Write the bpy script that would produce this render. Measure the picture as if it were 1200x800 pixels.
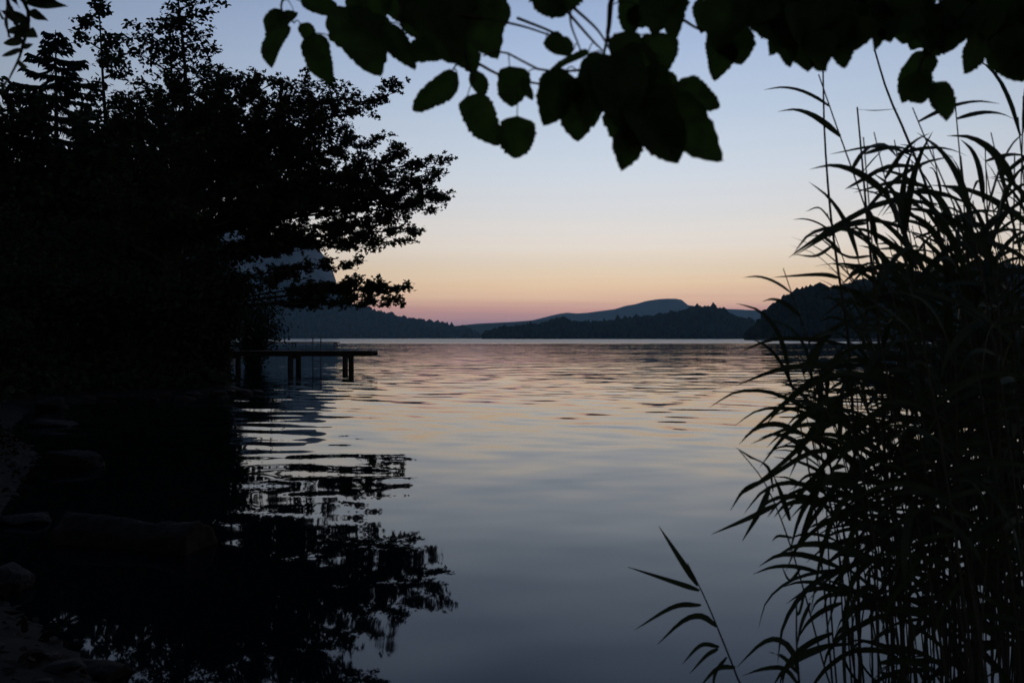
import bpy, math, random
import numpy as np
from mathutils import Vector, Matrix

sc = bpy.context.scene
for o_ in list(bpy.data.objects):
    bpy.data.objects.remove(o_)
R = math.radians
EYE, FPX, HOR = 1.6, 933.33, 396.0        # eye height (m), focal length and horizon row of a 1200 px wide frame

# ------------------------------------------------------------------ camera
cam = bpy.data.cameras.new('camera')
camera = bpy.data.objects.new('camera', cam)
sc.collection.objects.link(camera)
sc.camera = camera
camera.location = (0, 0, EYE)
camera.rotation_euler = (R(90 - 0.245), 0, 0)
cam.lens, cam.sensor_width = 28, 36
cam.clip_start, cam.clip_end = 0.05, 40000
cam.dof.use_dof = True
cam.dof.focus_distance = 32
cam.dof.aperture_fstop = 4.8

# ------------------------------------------------------------------ dusk sky
world = bpy.data.worlds.new('World')
sc.world = world
world.use_nodes = True
wn = world.node_tree
bg = wn.nodes['Background']
def wnode(t, **kw):
    n = wn.nodes.new(t)
    for k, v in kw.items():
        setattr(n, k, v)
    return n
def wmath(op, a, b=None, c=None):
    n = wnode('ShaderNodeMath', operation=op)
    for i, v in enumerate((a, b, c)):
        if v is None: continue
        if isinstance(v, (int, float)): n.inputs[i].default_value = v
        else: wn.links.new(v, n.inputs[i])
    return n.outputs[0]
def lin(c):
    return tuple(((v / 255) / 12.92 if v <= 10 else ((v / 255 + .055) / 1.055) ** 2.4) for v in c)
SUN_AZ = 10.0                              # the sun has just set, a little right of the lake's axis
tc = wnode('ShaderNodeTexCoord')
nrm = wnode('ShaderNodeVectorMath', operation='NORMALIZE')
wn.links.new(tc.outputs['Generated'], nrm.inputs[0])
sep = wnode('ShaderNodeSeparateXYZ')
wn.links.new(nrm.outputs[0], sep.inputs[0])
dot = wnode('ShaderNodeVectorMath', operation='DOT_PRODUCT')
wn.links.new(nrm.outputs[0], dot.inputs[0])
dot.inputs[1].default_value = (math.sin(R(SUN_AZ)), math.cos(R(SUN_AZ)), 0)
west = wmath('MULTIPLY_ADD', dot.outputs['Value'], 0.5, 0.5)
west = wmath('POWER', west, 4.5)
west = wmath('MULTIPLY', wmath('MULTIPLY_ADD', west, 0.84, 0.16), 1.07 / .6)
# thin streaks of cloud low over the horizon
mp = wnode('ShaderNodeMapping'); mp.inputs['Scale'].default_value = (2.2, 2.2, 70)
wn.links.new(nrm.outputs[0], mp.inputs[0])
cn = wnode('ShaderNodeTexNoise'); cn.inputs['Scale'].default_value = 1.6; cn.inputs['Detail'].default_value = 5
wn.links.new(mp.outputs[0], cn.inputs[0])
streak = wmath('MULTIPLY', wmath('SUBTRACT', cn.outputs['Fac'], 0.5), 0.016)
z = wmath('ADD', sep.outputs['Z'], streak)
ramp = wnode('ShaderNodeValToRGB')
stops = [(-0.02, (132, 118, 144)), (0.004, (150, 129, 150)), (0.020, (184, 145, 154)), (0.034, (230, 171, 157)), (0.050, (268, 218, 178)),
         (0.066, (283, 241, 191)), (0.085, (283, 253, 212)), (0.112, (272, 256, 236)), (0.150, (248, 244, 239)), (0.205, (225, 233, 242)),
         (0.270, (202, 217, 236)), (0.340, (182, 201, 231)), (0.390, (166, 187, 222)), (0.45, (146, 168, 208)),
         (0.7, (116, 139, 188)), (1.0, (98, 121, 174))]
el = ramp.color_ramp.elements
lo = 0.02; span = 1.02
while len(el) < len(stops): el.new(0.5)
for e_, (p_, c_) in zip(el, stops):
    e_.position = (p_ + lo) / span
    e_.color = (*[v * .6 for v in lin(c_)], 1)       # kept below 1, scaled up again after the ramp
wn.links.new(wmath('DIVIDE', wmath('ADD', z, lo), span), ramp.inputs[0])
sc_ = wnode('ShaderNodeVectorMath', operation='SCALE')
wn.links.new(ramp.outputs[0], sc_.inputs[0]); wn.links.new(west, sc_.inputs['Scale'])
nish = wnode('ShaderNodeTexSky', sky_type='NISHITA', sun_disc=False)
nish.sun_elevation, nish.sun_rotation = R(-2.5), R(SUN_AZ)
nish.ozone_density = 3
ns = wnode('ShaderNodeVectorMath', operation='SCALE'); ns.inputs['Scale'].default_value = 0.08
wn.links.new(nish.outputs[0], ns.inputs[0])
ad = wnode('ShaderNodeVectorMath', operation='ADD')
wn.links.new(sc_.outputs[0], ad.inputs[0]); wn.links.new(ns.outputs[0], ad.inputs[1])
wn.links.new(ad.outputs[0], bg.inputs[0])
bg.inputs[1].default_value = 1.0
sc.view_settings.view_transform = 'Standard'
sc.view_settings.look = 'None'
sc.view_settings.gamma = 1
sc.view_settings.exposure = 0
sc.cycles.volume_bounces = 1
sc.cycles.max_bounces = 6

# ------------------------------------------------------------------ helpers
rnd = random.Random(7)
G = np.random.default_rng(11)
def P(px, py, d):                          # a point d metres ahead that the 1200x800 photograph shows at px, py
    return Vector(((px - 600) / FPX * d, d, EYE + (HOR - py) / FPX * d))

def mesh_obj(name, verts, faces, mat, parent=None, smooth=False):
    me = bpy.data.meshes.new(name)
    if isinstance(faces, np.ndarray):
        verts = np.asarray(verts, dtype=np.float32).reshape(-1, 3)
        nf, k = faces.shape
        me.vertices.add(len(verts)); me.vertices.foreach_set('co', verts.ravel())
        me.loops.add(nf * k); me.loops.foreach_set('vertex_index', faces.astype(np.int32).ravel())
        me.polygons.add(nf); me.polygons.foreach_set('loop_start', np.arange(0, nf * k, k, dtype=np.int32))
        me.update(calc_edges=True)
    else:
        me.from_pydata([tuple(v) for v in verts], [], faces)
    if smooth:
        me.polygons.foreach_set('use_smooth', np.ones(len(me.polygons), dtype=bool))
    me.materials.append(mat)
    return link(name, me, parent)

def link(name, me, parent=None):
    o = bpy.data.objects.new(name, me)
    sc.collection.objects.link(o)
    if parent: o.parent = parent
    return o

def thing(name, loc, label, cat, group=None):
    o = link(name, None)
    o.location = loc
    return tag(o, label, cat, group)

def tag(o, label=None, cat=None, group=None, kind=None):
    if label: o['label'] = label
    if cat: o['category'] = cat
    if group: o['group'] = group
    if kind: o['kind'] = kind
    return o

class MB:
    def __init__(s): s.v, s.f = [], []
    def tube(s, pts, rad, n=7, cap=True):
        pts = [Vector(p) for p in pts]
        if not isinstance(rad, (list, tuple)): rad = [rad] * len(pts)
        b0 = len(s.v); up = Vector((0.31, 0.17, 0.93))
        for i, p in enumerate(pts):
            t = (pts[min(i + 1, len(pts) - 1)] - pts[max(i - 1, 0)])
            t = t.normalized() if t.length > 1e-9 else Vector((0, 0, 1))
            a = t.cross(up)
            if a.length < 1e-3: a = t.cross(Vector((1, 0, 0)))
            a.normalize(); b = t.cross(a)
            for k in range(n):
                an = 2 * math.pi * k / n
                s.v.append(p + (a * math.cos(an) + b * math.sin(an)) * rad[i])
        for i in range(len(pts) - 1):
            for k in range(n):
                k2 = (k + 1) % n
                s.f.append((b0 + i * n + k, b0 + i * n + k2, b0 + (i + 1) * n + k2, b0 + (i + 1) * n + k))
        if cap:
            s.f.append(tuple(b0 + k for k in reversed(range(n))))
            s.f.append(tuple(b0 + (len(pts) - 1) * n + k for k in range(n)))
        return s
    def box(s, x0, x1, y0, y1, z0, z1):
        b = len(s.v)
        s.v += [Vector(p) for p in ((x0,y0,z0),(x1,y0,z0),(x1,y1,z0),(x0,y1,z0),(x0,y0,z1),(x1,y0,z1),(x1,y1,z1),(x0,y1,z1))]
        s.f += [tuple(b + i for i in q) for q in ((0,3,2,1),(4,5,6,7),(0,1,5,4),(1,2,6,5),(2,3,7,6),(3,0,4,7))]
        return s
    def build(s, name, mat, parent=None, smooth=False, origin=None):
        v = s.v if origin is None else [p - Vector(origin) for p in s.v]
        return mesh_obj(name, v, s.f, mat, parent, smooth)

def bez(a, b, c, n):                       # quadratic curve a -> c bending towards b
    a, b, c = Vector(a), Vector(b), Vector(c)
    return [a * (1 - t) ** 2 + b * 2 * t * (1 - t) + c * t * t for t in (i / (n - 1) for i in range(n))]

def spline(pts, n):                        # smooth curve through the points
    pts = [Vector(p) for p in pts]; out = []
    m = len(pts) - 1
    for i in range(n):
        u = i / (n - 1) * m; k = min(int(u), m - 1); t = u - k
        p0 = pts[k - 1] if k else pts[0] * 2 - pts[1]
        p1, p2 = pts[k], pts[k + 1]
        p3 = pts[k + 2] if k + 2 <= m else pts[m] * 2 - pts[m - 1]
        out.append(0.5 * ((2 * p1) + (p2 - p0) * t + (2 * p0 - 5 * p1 + 4 * p2 - p3) * t * t + (3 * p1 - p0 - 3 * p2 + p3) * t ** 3))
    return out

# ------------------------------------------------------------------ materials
def material(name, col, rough=0.8, var=0.3, scale=6.0, bump=0.0, spec=0.3, translucent=0.0, col2=None):
    m = bpy.data.materials.new(name); m.use_nodes = True
    t = m.node_tree; b = t.nodes['Principled BSDF']
    n = t.nodes.new('ShaderNodeTexNoise'); n.inputs['Scale'].default_value = scale; n.inputs['Detail'].default_value = 5
    g = t.nodes.new('ShaderNodeTexCoord'); t.links.new(g.outputs['Object'], n.inputs['Vector'])
    r = t.nodes.new('ShaderNodeValToRGB')
    r.color_ramp.elements[0].position, r.color_ramp.elements[1].position = 0.3, 0.7
    r.color_ramp.elements[0].color = (*[c * (1 - var) for c in col], 1)
    r.color_ramp.elements[1].color = (*[c * (1 + var) for c in (col2 or col)], 1)
    t.links.new(n.outputs['Fac'], r.inputs[0]); t.links.new(r.outputs[0], b.inputs['Base Color'])
    b.inputs['Roughness'].default_value = rough
    b.inputs['Specular IOR Level'].default_value = spec
    if bump:
        bp = t.nodes.new('ShaderNodeBump'); bp.inputs['Strength'].default_value = 0.8; bp.inputs['Distance'].default_value = bump
        t.links.new(n.outputs['Fac'], bp.inputs['Height']); t.links.new(bp.outputs[0], b.inputs['Normal'])
    if translucent:
        tr = t.nodes.new('ShaderNodeBsdfTranslucent')
        t.links.new(r.outputs[0], tr.inputs[0])
        mx = t.nodes.new('ShaderNodeMixShader'); mx.inputs[0].default_value = translucent
        t.links.new(b.outputs[0], mx.inputs[1]); t.links.new(tr.outputs[0], mx.inputs[2])
        t.links.new(mx.outputs[0], t.nodes['Material Output'].inputs['Surface'])
    return m
M = {
    'hazel': material('hazel_leaf', (0.036, 0.066, 0.012), 0.6, 0.3, 30, spec=0.15, translucent=0.5),
    'willow': material('willow_leaf', (0.035, 0.050, 0.018), 0.6, 0.3, 30, spec=0.15, translucent=0.3),
    'reed_leaf': material('reed_leaf', (0.034, 0.048, 0.018), 0.6, 0.35, 9, spec=0.2, translucent=0.22),
    'reed_stem': material('reed_stem', (0.050, 0.050, 0.028), 0.6, 0.3, 14, spec=0.2),
    'maple': material('maple_leaf', (0.030, 0.042, 0.014), 0.7, 0.35, 1.3, spec=0.1, translucent=0.15),
    'ash': material('ash_leaf', (0.030, 0.044, 0.016), 0.7, 0.35, 1.1, spec=0.1, translucent=0.15),
    'spruce': material('spruce_needles', (0.018, 0.030, 0.016), 0.8, 0.35, 1.0, spec=0.1),
    'shrub': material('shrub_leaf', (0.024, 0.034, 0.014), 0.75, 0.4, 1.6, spec=0.1, translucent=0.1),
    'bark': material('bark', (0.045, 0.038, 0.030), 0.95, 0.45, 9, bump=0.03, spec=0.1),
    'twig': material('twig_bark', (0.050, 0.040, 0.028), 0.9, 0.3, 40, spec=0.1),
    'wood': material('weathered_timber', (0.060, 0.052, 0.045), 0.9, 0.4, 12, bump=0.006, spec=0.15),
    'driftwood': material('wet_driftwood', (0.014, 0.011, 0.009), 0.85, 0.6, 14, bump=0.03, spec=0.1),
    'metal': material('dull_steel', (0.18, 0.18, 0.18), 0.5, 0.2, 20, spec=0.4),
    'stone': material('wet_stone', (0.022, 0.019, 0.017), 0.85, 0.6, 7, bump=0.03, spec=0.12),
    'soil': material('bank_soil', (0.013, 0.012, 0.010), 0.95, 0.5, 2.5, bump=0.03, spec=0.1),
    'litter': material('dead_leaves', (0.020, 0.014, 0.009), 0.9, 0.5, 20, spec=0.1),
    'sawn': material('wet_sawn_wood', (0.022, 0.015, 0.012), 0.9, 0.5, 16, bump=0.01, spec=0.1),
    'wooded': material('wooded_slope', (0.030, 0.038, 0.022), 1.0, 0.4, 0.02, spec=0.0),
    'farwood': material('far_foliage', (0.026, 0.034, 0.018), 1.0, 0.4, 0.05, spec=0.0),
    'rockface': material('limestone_face', (0.15, 0.15, 0.145), 1.0, 0.5, 0.012, spec=0.0, col2=(0.22, 0.22, 0.21)),
    'farhill': material('far_hill', (0.045, 0.052, 0.040), 1.0, 0.3, 0.003, spec=0.0),
}

def water_material():
    m = bpy.data.materials.new('lake_water'); m.use_nodes = True
    t = m.node_tree; b = t.nodes['Principled BSDF']; L = t.links.new
    b.inputs['Base Color'].default_value = (0.002, 0.004, 0.005, 1)
    b.inputs['IOR'].default_value = 1.32
    b.inputs['Roughness'].default_value = 0.015
    geo = t.nodes.new('ShaderNodeNewGeometry')
    def mth(op, a, b_=None, c=None):
        n = t.nodes.new('ShaderNodeMath'); n.operation = op
        for i, v in enumerate((a, b_, c)):
            if v is None: continue
            if isinstance(v, (int, float)): n.inputs[i].default_value = v
            else: L(v, n.inputs[i])
        return n.outputs[0]
    def noise(sx, sy, rot, det, seed, rough=0.5):
        mp = t.nodes.new('ShaderNodeMapping'); mp.inputs['Rotation'].default_value = (0, 0, R(rot))
        mp.inputs['Scale'].default_value = (sx, sy, 1); mp.inputs['Location'].default_value = (seed, seed * 1.7, seed)
        L(geo.outputs['Position'], mp.inputs[0])
        n = t.nodes.new('ShaderNodeTexNoise'); n.inputs['Scale'].default_value = 1.0
        n.inputs['Detail'].default_value = det; n.inputs['Roughness'].default_value = rough
        L(mp.outputs[0], n.inputs['Vector']); return n.outputs['Fac']
    def mrange(v, a, b_, c, d):
        n = t.nodes.new('ShaderNodeMapRange'); n.interpolation_type = 'SMOOTHSTEP'
        L(v, n.inputs[0])
        for i, q in enumerate((a, b_, c, d)): n.inputs[i + 1].default_value = q
        return n.outputs[0]
    sp = t.nodes.new('ShaderNodeSeparateXYZ'); L(geo.outputs['Position'], sp.inputs[0])
    far = sp.outputs['Y']
    def train(scale, rot, dist, seed):                       # a train of wavelets
        mp = t.nodes.new('ShaderNodeMapping'); mp.inputs['Rotation'].default_value = (0, 0, R(rot)); mp.inputs['Location'].default_value = (seed, seed, 0)
        mp.inputs['Scale'].default_value = (.75, 1, 1)
        L(geo.outputs['Position'], mp.inputs[0])
        w = t.nodes.new('ShaderNodeTexWave'); w.wave_type = 'BANDS'; w.bands_direction = 'Y'
        w.inputs['Scale'].default_value = scale; w.inputs['Distortion'].default_value = dist; w.inputs['Detail'].default_value = 2
        w.inputs['Detail Scale'].default_value = 1.2
        L(mp.outputs[0], w.inputs['Vector']); return w.outputs['Fac']
    swell = noise(0.85, 1.45, 38, 1.5, 3.1)
    ripple = noise(0.30, 2.4, -7, 2.0, 9.4)
    fine = noise(0.9, 7.0, 4, 2.0, 5.2)
    patch = noise(0.03, 0.10, 12, 2.0, 1.3)                  # calm lanes and ruffled lanes
    patch = mrange(patch, 0.38, 0.62, 0.2, 1.0)
    def half(v): return mth('SUBTRACT', v, 0.5)
    sl = mth('MULTIPLY', half(swell), mth('MULTIPLY', mrange(far, 4, 15, 0.06, 0.125), mrange(far, 26, 60, 1.0, 0.3)))
    sl = mth('ADD', sl, mth('MULTIPLY', half(ripple), mth('MULTIPLY', mrange(far, 5, 30, 0.02, 0.10), patch)))
    sl = mth('ADD', sl, mth('MULTIPLY', half(fine), mth('MULTIPLY', mrange(far, 9, 40, 0.0, 0.07), patch)))
    sl = mth('ADD', sl, mth('MULTIPLY', half(train(.11, -11, 7, 2.2)), mth('MULTIPLY', mrange(far, 16, 34, 0.0, 0.035), patch)))
    sl = mth('ADD', sl, mth('MULTIPLY', half(train(.36, 32, 7, 8.2)), mth('MULTIPLY', mrange(far, 7, 16, 0.0, 0.030), mrange(far, 25, 45, 1.0, 0.5))))
    sx = mth('MULTIPLY', half(noise(0.5, 1.4, 20, 1.0, 7.7)), 0.02)
    cb = t.nodes.new('ShaderNodeCombineXYZ'); L(sx, cb.inputs[0]); L(sl, cb.inputs[1]); cb.inputs[2].default_value = 1.0
    nz = t.nodes.new('ShaderNodeVectorMath'); nz.operation = 'NORMALIZE'; L(cb.outputs[0], nz.inputs[0])
    L(nz.outputs[0], b.inputs['Normal'])
    # beyond the sheltered bay the breeze ruffles the lake
    L(mrange(far, 215, 275, 0.02, 0.34), b.inputs['Roughness'])
    return m
M['water'] = water_material()

# ------------------------------------------------------------------ ground and lake
shore = np.array([(-1.9,3.7),(-0.8,2.7),(0.5,2.0),(1.5,1.9),(3,2.3),(6,4.0),(14,8),(60,40),(140,230),(168,575),(206,630),(240,760),
    (430,1380),(300,1400),(100,1392),(-52,1400),(-58,1600),(-20,2300),(-150,2420),(-540,2350),(-720,2150),(-800,1500),(-420,650),(-140,240),
    (-72,170),(-50,120),(-24,72),(-17.5,50),(-14.4,41),(-12.6,33),(-9.6,27),(-7.9,23.7),(-8.7,22.7),(-10.9,21.5),(-11.0,18),(-8.6,13.5),(-6.5,10.9),(-4.7,7.3),(-3.5,5.2)])
def lake_dist(x, y):                       # metres to the shoreline, positive on land
    x = np.asarray(x, float); y = np.asarray(y, float)
    best = np.full(x.shape, 1e18); inside = np.zeros(x.shape, bool)
    n = len(shore)
    for i in range(n):
        ax, ay = shore[i]; bx, by = shore[(i + 1) % n]
        dx, dy = bx - ax, by - ay
        t = np.clip(((x - ax) * dx + (y - ay) * dy) / (dx * dx + dy * dy), 0, 1)
        best = np.minimum(best, (x - ax - t * dx) ** 2 + (y - ay - t * dy) ** 2)
        c = ((ay > y) != (by > y)) & (x < dx * (y - ay) / (dy if dy else 1e-9) + ax)
        inside ^= c
    d = np.sqrt(best)
    return np.where(inside, -d, d)
def ground_z(x, y):
    d = lake_dist(x, y)
    x = np.asarray(x, float); y = np.asarray(y, float)
    wob = 0.06 * np.sin(x * 2.1 + 1.3 * np.sin(y * 1.1)) * np.sin(y * 1.7 + 0.8) + 0.03 * np.sin(x * 5.3 + y * 3.1) * np.sin(y * 4.7 - x)
    land = 0.10 + np.minimum(d * 0.16, 1.1) + wob * np.clip(d, 0, 1)
    return np.where(d > 0, np.minimum(d * 0.5, 0.10) + (land - 0.10), np.maximum(d * 0.28, -3.0))
gz = lambda x, y: float(ground_z(np.array([x]), np.array([y]))[0])

u = np.linspace(-1, 1, 301)
gx = 0.9 * np.sinh(u * math.asinh(6300 / 0.9)) - 4
ty = np.linspace(-math.asinh(260 / 1.2), math.asinh(7400 / 1.2), 301)
gy = 1.2 * np.sinh(ty) + 8
XX, YY = np.meshgrid(gx, gy)
ZZ = ground_z(XX, YY)
nx, ny = len(gx), len(gy)
idx = np.arange(nx * ny).reshape(ny, nx)
quads = np.stack([idx[:-1, :-1], idx[:-1, 1:], idx[1:, 1:], idx[1:, :-1]], -1).reshape(-1, 4)
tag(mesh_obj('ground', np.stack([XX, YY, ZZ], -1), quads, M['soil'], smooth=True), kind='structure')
wx, wy = np.linspace(-1500, 900, 25), np.concatenate([np.linspace(1.2, 40, 10), np.linspace(60, 2450, 20)])
WX, WY = np.meshgrid(wx, wy)
wi = np.arange(WX.size).reshape(WX.shape)
wq = np.stack([wi[:-1, :-1], wi[:-1, 1:], wi[1:, 1:], wi[1:, :-1]], -1).reshape(-1, 4)
tag(mesh_obj('water', np.stack([WX, WY, WX * 0], -1), wq, M['water']), kind='structure')

# ------------------------------------------------------------------ hills and mountains round the lake
def vnoise(x, y, seed):
    r_ = np.random.default_rng(seed); out = 0
    for o in range(5):
        f = 2.0 ** o
        a = r_.uniform(0, 6.28, 6)
        out = out + (np.sin(x * f * 1.1 + a[0] + 1.7 * np.sin(y * f * .8 + a[1])) * np.sin(y * f * 1.3 + a[2] + 1.3 * np.sin(x * f * .7 + a[3]))) / f ** 1.1
    return out
def ridge(name, prof, d, depth, mat, rough=0.05, n=160, m=34, seed=1, back=1.6, power=1.3, slant=0.0):
    """a mound whose crest runs through the pixels of prof, d metres away"""
    px = np.array([p[0] for p in prof], float); py = np.array([p[1] for p in prof], float)
    xs = np.linspace(px[0], px[-1], n)
    crest_px = np.interp(xs, px, py)
    dd = d + slant * (xs - xs.mean())
    X = (xs - 600) / FPX * dd
    H = EYE + (HOR - crest_px) / FPX * dd
    j = np.linspace(-1, back, m)
    V = np.zeros((n, m, 3))
    for k, t in enumerate(j):
        s = np.clip(1 - np.abs(t if t < 0 else t / back) ** power, 0, 1)
        zz = H * s
        zz = zz * (1 + rough * vnoise(X / depth * 5, np.full_like(X, t * 5), seed) * (1 - s) * 2.2)
        V[:, k, 0] = X * (1 + t * depth / d); V[:, k, 1] = dd + t * depth; V[:, k, 2] = zz - (3 if k in (0, m - 1) else 0)
    ii = np.arange(n * m).reshape(n, m)
    q = np.stack([ii[:-1, :-1], ii[1:, :-1], ii[1:, 1:], ii[:-1, 1:]], -1).reshape(-1, 4)
    o = tag(mesh_obj(name, V, q, mat, smooth=True), kind='structure')
    return V
# crown shape shared by the far woods: a lumpy low-poly tree
def far_wood(name, V, spacing, hgt, mat, label, jmin=0.0, jmax=1.0, count=1500, seed=3, edge=True):
    r_ = np.random.default_rng(seed)
    n, m, _ = V.shape
    base = [(0, 0, 1.0)]
    for zc, rc in ((0.72, 0.30), (0.38, 0.40), (0.0, 0.30)):
        for k in range(6): base.append((rc * math.cos(k * math.pi / 3 + zc), rc * math.sin(k * math.pi / 3 + zc), zc))
    base = np.array(base)
    F = [(0, 1 + k, 1 + (k + 1) % 6) for k in range(6)]
    for a in (1, 7):
        for k in range(6):
            k2 = (k + 1) % 6
            F += [(a + k, a + 6 + k, a + 6 + k2), (a + k, a + 6 + k2, a + k2)]
    F = np.array(F)
    iu = r_.uniform(0, n - 1.001, count); jv = r_.uniform(jmin * (m - 1), jmax * (m - 1) - .001, count)
    if edge: jv[:count // 3] = (m - 1) / (1 + 1.6) + r_.normal(0, 0.6, count // 3)
    i0 = iu.astype(int); j0 = jv.astype(int); fi = (iu - i0)[:, None]; fj = (jv - j0)[:, None]
    pos = (V[i0, j0] * (1 - fi) + V[i0 + 1, j0] * fi) * (1 - fj) + (V[i0, j0 + 1] * (1 - fi) + V[i0 + 1, j0 + 1] * fi) * fj
    h = hgt * r_.lognormal(0, 0.25, count)
    an = r_.uniform(0, 6.28, count); wdt = r_.uniform(0.7, 1.25, count)
    b = np.repeat(base[None], count, 0) * (1 + r_.normal(0, 0.09, (count, len(base), 1)))
    ca, sa = np.cos(an)[:, None], np.sin(an)[:, None]
    x = (b[:, :, 0] * ca - b[:, :, 1] * sa) * (h * wdt)[:, None]; y = (b[:, :, 0] * sa + b[:, :, 1] * ca) * (h * wdt)[:, None]
    W = np.stack([x, y, b[:, :, 2] * h[:, None] - 0.15 * h[:, None]], -1) + pos[:, None]
    FF = (F[None] + (np.arange(count) * len(base))[:, None, None]).reshape(-1, 3)
    tag(mesh_obj(name, W, FF, mat, smooth=True), label, 'wood', kind='stuff')

ridge('hill', [(500,384),(545,381),(590,379),(620,376),(640,371),(652,368),(664,366),(676,367),(690,366),(704,364),(720,362),(733,358),(745,356),(756,352.5),(768,350.5),(780,349.5),(792,349.5),(799,351),(806,357),(830,361),(862,362),(900,364),(960,366),(1060,360),(1250,372)], 6000, 900, M['farhill'], 0.04, seed=4, n=420)
ridge('hill', [(430,392),(470,385),(520,383),(560,379),(600,377),(640,374),(690,378),(760,384),(900,386),(1000,388)], 4000, 500, M['farhill'], 0.05, seed=5)
Vl = ridge('hill', [(120,300),(250,318),(330,332),(392,344),(398,350),(412,361),(440,369),(470,377),(510,383),(540,389),(560,395)], 2750, 380, M['wooded'], 0.06, seed=6, n=200)
far_wood('far_wood', Vl, 12, 17, M['farwood'], 'blue-grey woods covering the slope below the cliff', 0.0, 0.5, 3800, seed=21)
Vc = ridge('mountain', [(60,330),(120,285),(190,258),(250,262),(300,272),(330,279),(352,279),(368,285),(375,294),(388,312),(394,330),(397,346),(402,394)], 3150, 260, M['rockface'], 0.12, seed=9, n=240, m=44, power=2.6)
Vh = ridge('headland', [(566,397),(578,392),(600,389),(625,386),(645,383),(655,379),(672,381),(685,384),(720,381),(745,377),(770,374),(800,370),(815,366),(830,364),(848,368),(862,376),(885,383),(930,388),(1000,391)], 1500, 95, M['wooded'], 0.06, seed=7, n=200)
far_wood('far_wood', Vh, 6, 9.5, M['farwood'], 'dark wooded headland across the lake', 0.0, 0.55, 3600, seed=22)
Vr = ridge('hill', [(876,397),(888,388),(900,371),(914,358),(932,349),(950,345),(975,345),(1010,336),(1060,328),(1150,318),(1260,322),(1400,330)], 650, 54, M['wooded'], 0.06, seed=8, n=200)
far_wood('far_wood', Vr, 5, 6.0, M['farwood'], 'black wooded hillside behind the reeds', 0.0, 0.55, 4200, seed=23)

# ------------------------------------------------------------------ foliage
LEAF_STAR = np.array([(0,0,0),(0.34,0.10,0.03),(0.16,0.34,0),(0.46,0.62,0.05),(0.13,0.66,0),(0,1.0,-0.06),(-0.13,0.66,0),(-0.46,0.62,0.05),(-0.16,0.34,0),(-0.34,0.10,0.03)])
FACE_STAR = np.array([(0,1,2),(2,3,4),(4,5,6),(6,7,8),(8,9,0),(0,2,4),(0,4,6),(0,6,8)])
LEAF_OVAL = np.array([(0,0,0),(0.26,0.30,0.05),(0.24,0.66,0.04),(0,1.0,-0.04),(-0.24,0.66,0.04),(-0.26,0.30,0.05)])
FACE_OVAL = np.array([(0,1,5),(1,2,5),(2,4,5),(2,3,4)])
def foliage(name, pos, size, mat, parent, origin, shape='star', droop=0.2, seed=1, along=None):
    tpl, fc = (LEAF_STAR, FACE_STAR) if shape == 'star' else (LEAF_OVAL, FACE_OVAL)
    r_ = np.random.default_rng(seed); n = len(pos)
    d = r_.normal(0, 1, (n, 3)); d[:, 2] = d[:, 2] * 0.55 - droop
    if along is not None: d += along * 1.2
    d /= np.linalg.norm(d, axis=1)[:, None]
    nn = r_.normal(0, 0.55, (n, 3)); nn[:, 2] += 0.9
    s = np.cross(d, nn); s /= np.linalg.norm(s, axis=1)[:, None] + 1e-9
    w = np.cross(s, d)
    sz = size * r_.uniform(0.65, 1.3, n)
    W = (tpl[None, :, 0, None] * s[:, None] + tpl[None, :, 1, None] * d[:, None] + tpl[None, :, 2, None] * w[:, None]) * sz[:, None, None] + pos[:, None] - np.asarray(origin)[None, None]
    FF = (fc[None] + (np.arange(n) * len(tpl))[:, None, None]).reshape(-1, 3)
    return tag(mesh_obj(name, W, FF, mat, parent), kind='stuff')

def spray(rng, a, b, n_side, side_len, mb, r0, pos, per, tuft, start=0.3, up=0.15, flat=0.5, bend=0.1, lpt=(4, 8)):
    """a limb from a to b with side branches and twigs; leaves gather along the twigs"""
    a, b = Vector(a), Vector(b)
    L = (b - a).length
    mid = (a + b) / 2 + Vector((rng.uniform(-.1, .1), rng.uniform(-.1, .1), bend)) * L
    pts = bez(a, mid, b, 9)
    mb.tube(pts, [r0 * (1 - 0.86 * i / 8) for i in range(9)], 6)
    ax = (b - a).normalized()
    for k in range(n_side):
        t = start + (1 - start) * (k + rng.random()) / n_side
        q = t * 8; i = min(int(q), 7); p = pts[i].lerp(pts[i + 1], q - i)
        dv = Vector((rng.gauss(0, 1), rng.gauss(0, 1), rng.gauss(0, 0.75) * flat + up)) + ax * 0.9
        dv.normalize()
        ln = side_len * (1.1 - 0.62 * t) * rng.uniform(0.6, 1.2)
        e = p + dv * ln
        tw = bez(p, p + dv * ln * .5 + Vector((0, 0, 0.06 * ln)), e, 5)
        mb.tube(tw, [r0 * .22 * (1 - .2 * x) for x in range(5)], 4)
        m = max(2, int(per * ln / side_len))
        for _ in range(m):
            s_ = rng.uniform(0.25, 1.05); q2 = min(s_, 1) * 4; i2 = min(int(q2), 3)
            c = tw[i2].lerp(tw[i2 + 1], q2 - i2)
            td = Vector((rng.gauss(0, 1), rng.gauss(0, 1), rng.gauss(0.1, .6))) + dv
            td.normalize()
            for _k in range(rng.randint(*lpt)):
                f = rng.random()
                pos.append(c + td * tuft * f + Vector((rng.gauss(0, 1), rng.gauss(0, 1), rng.gauss(0, .7))) * tuft * .22)
    for _ in range(int(per * .8)):
        pos.append(b + Vector((rng.gauss(0, 1), rng.gauss(0, 1), rng.gauss(0, .8))) * tuft * .35)

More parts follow.
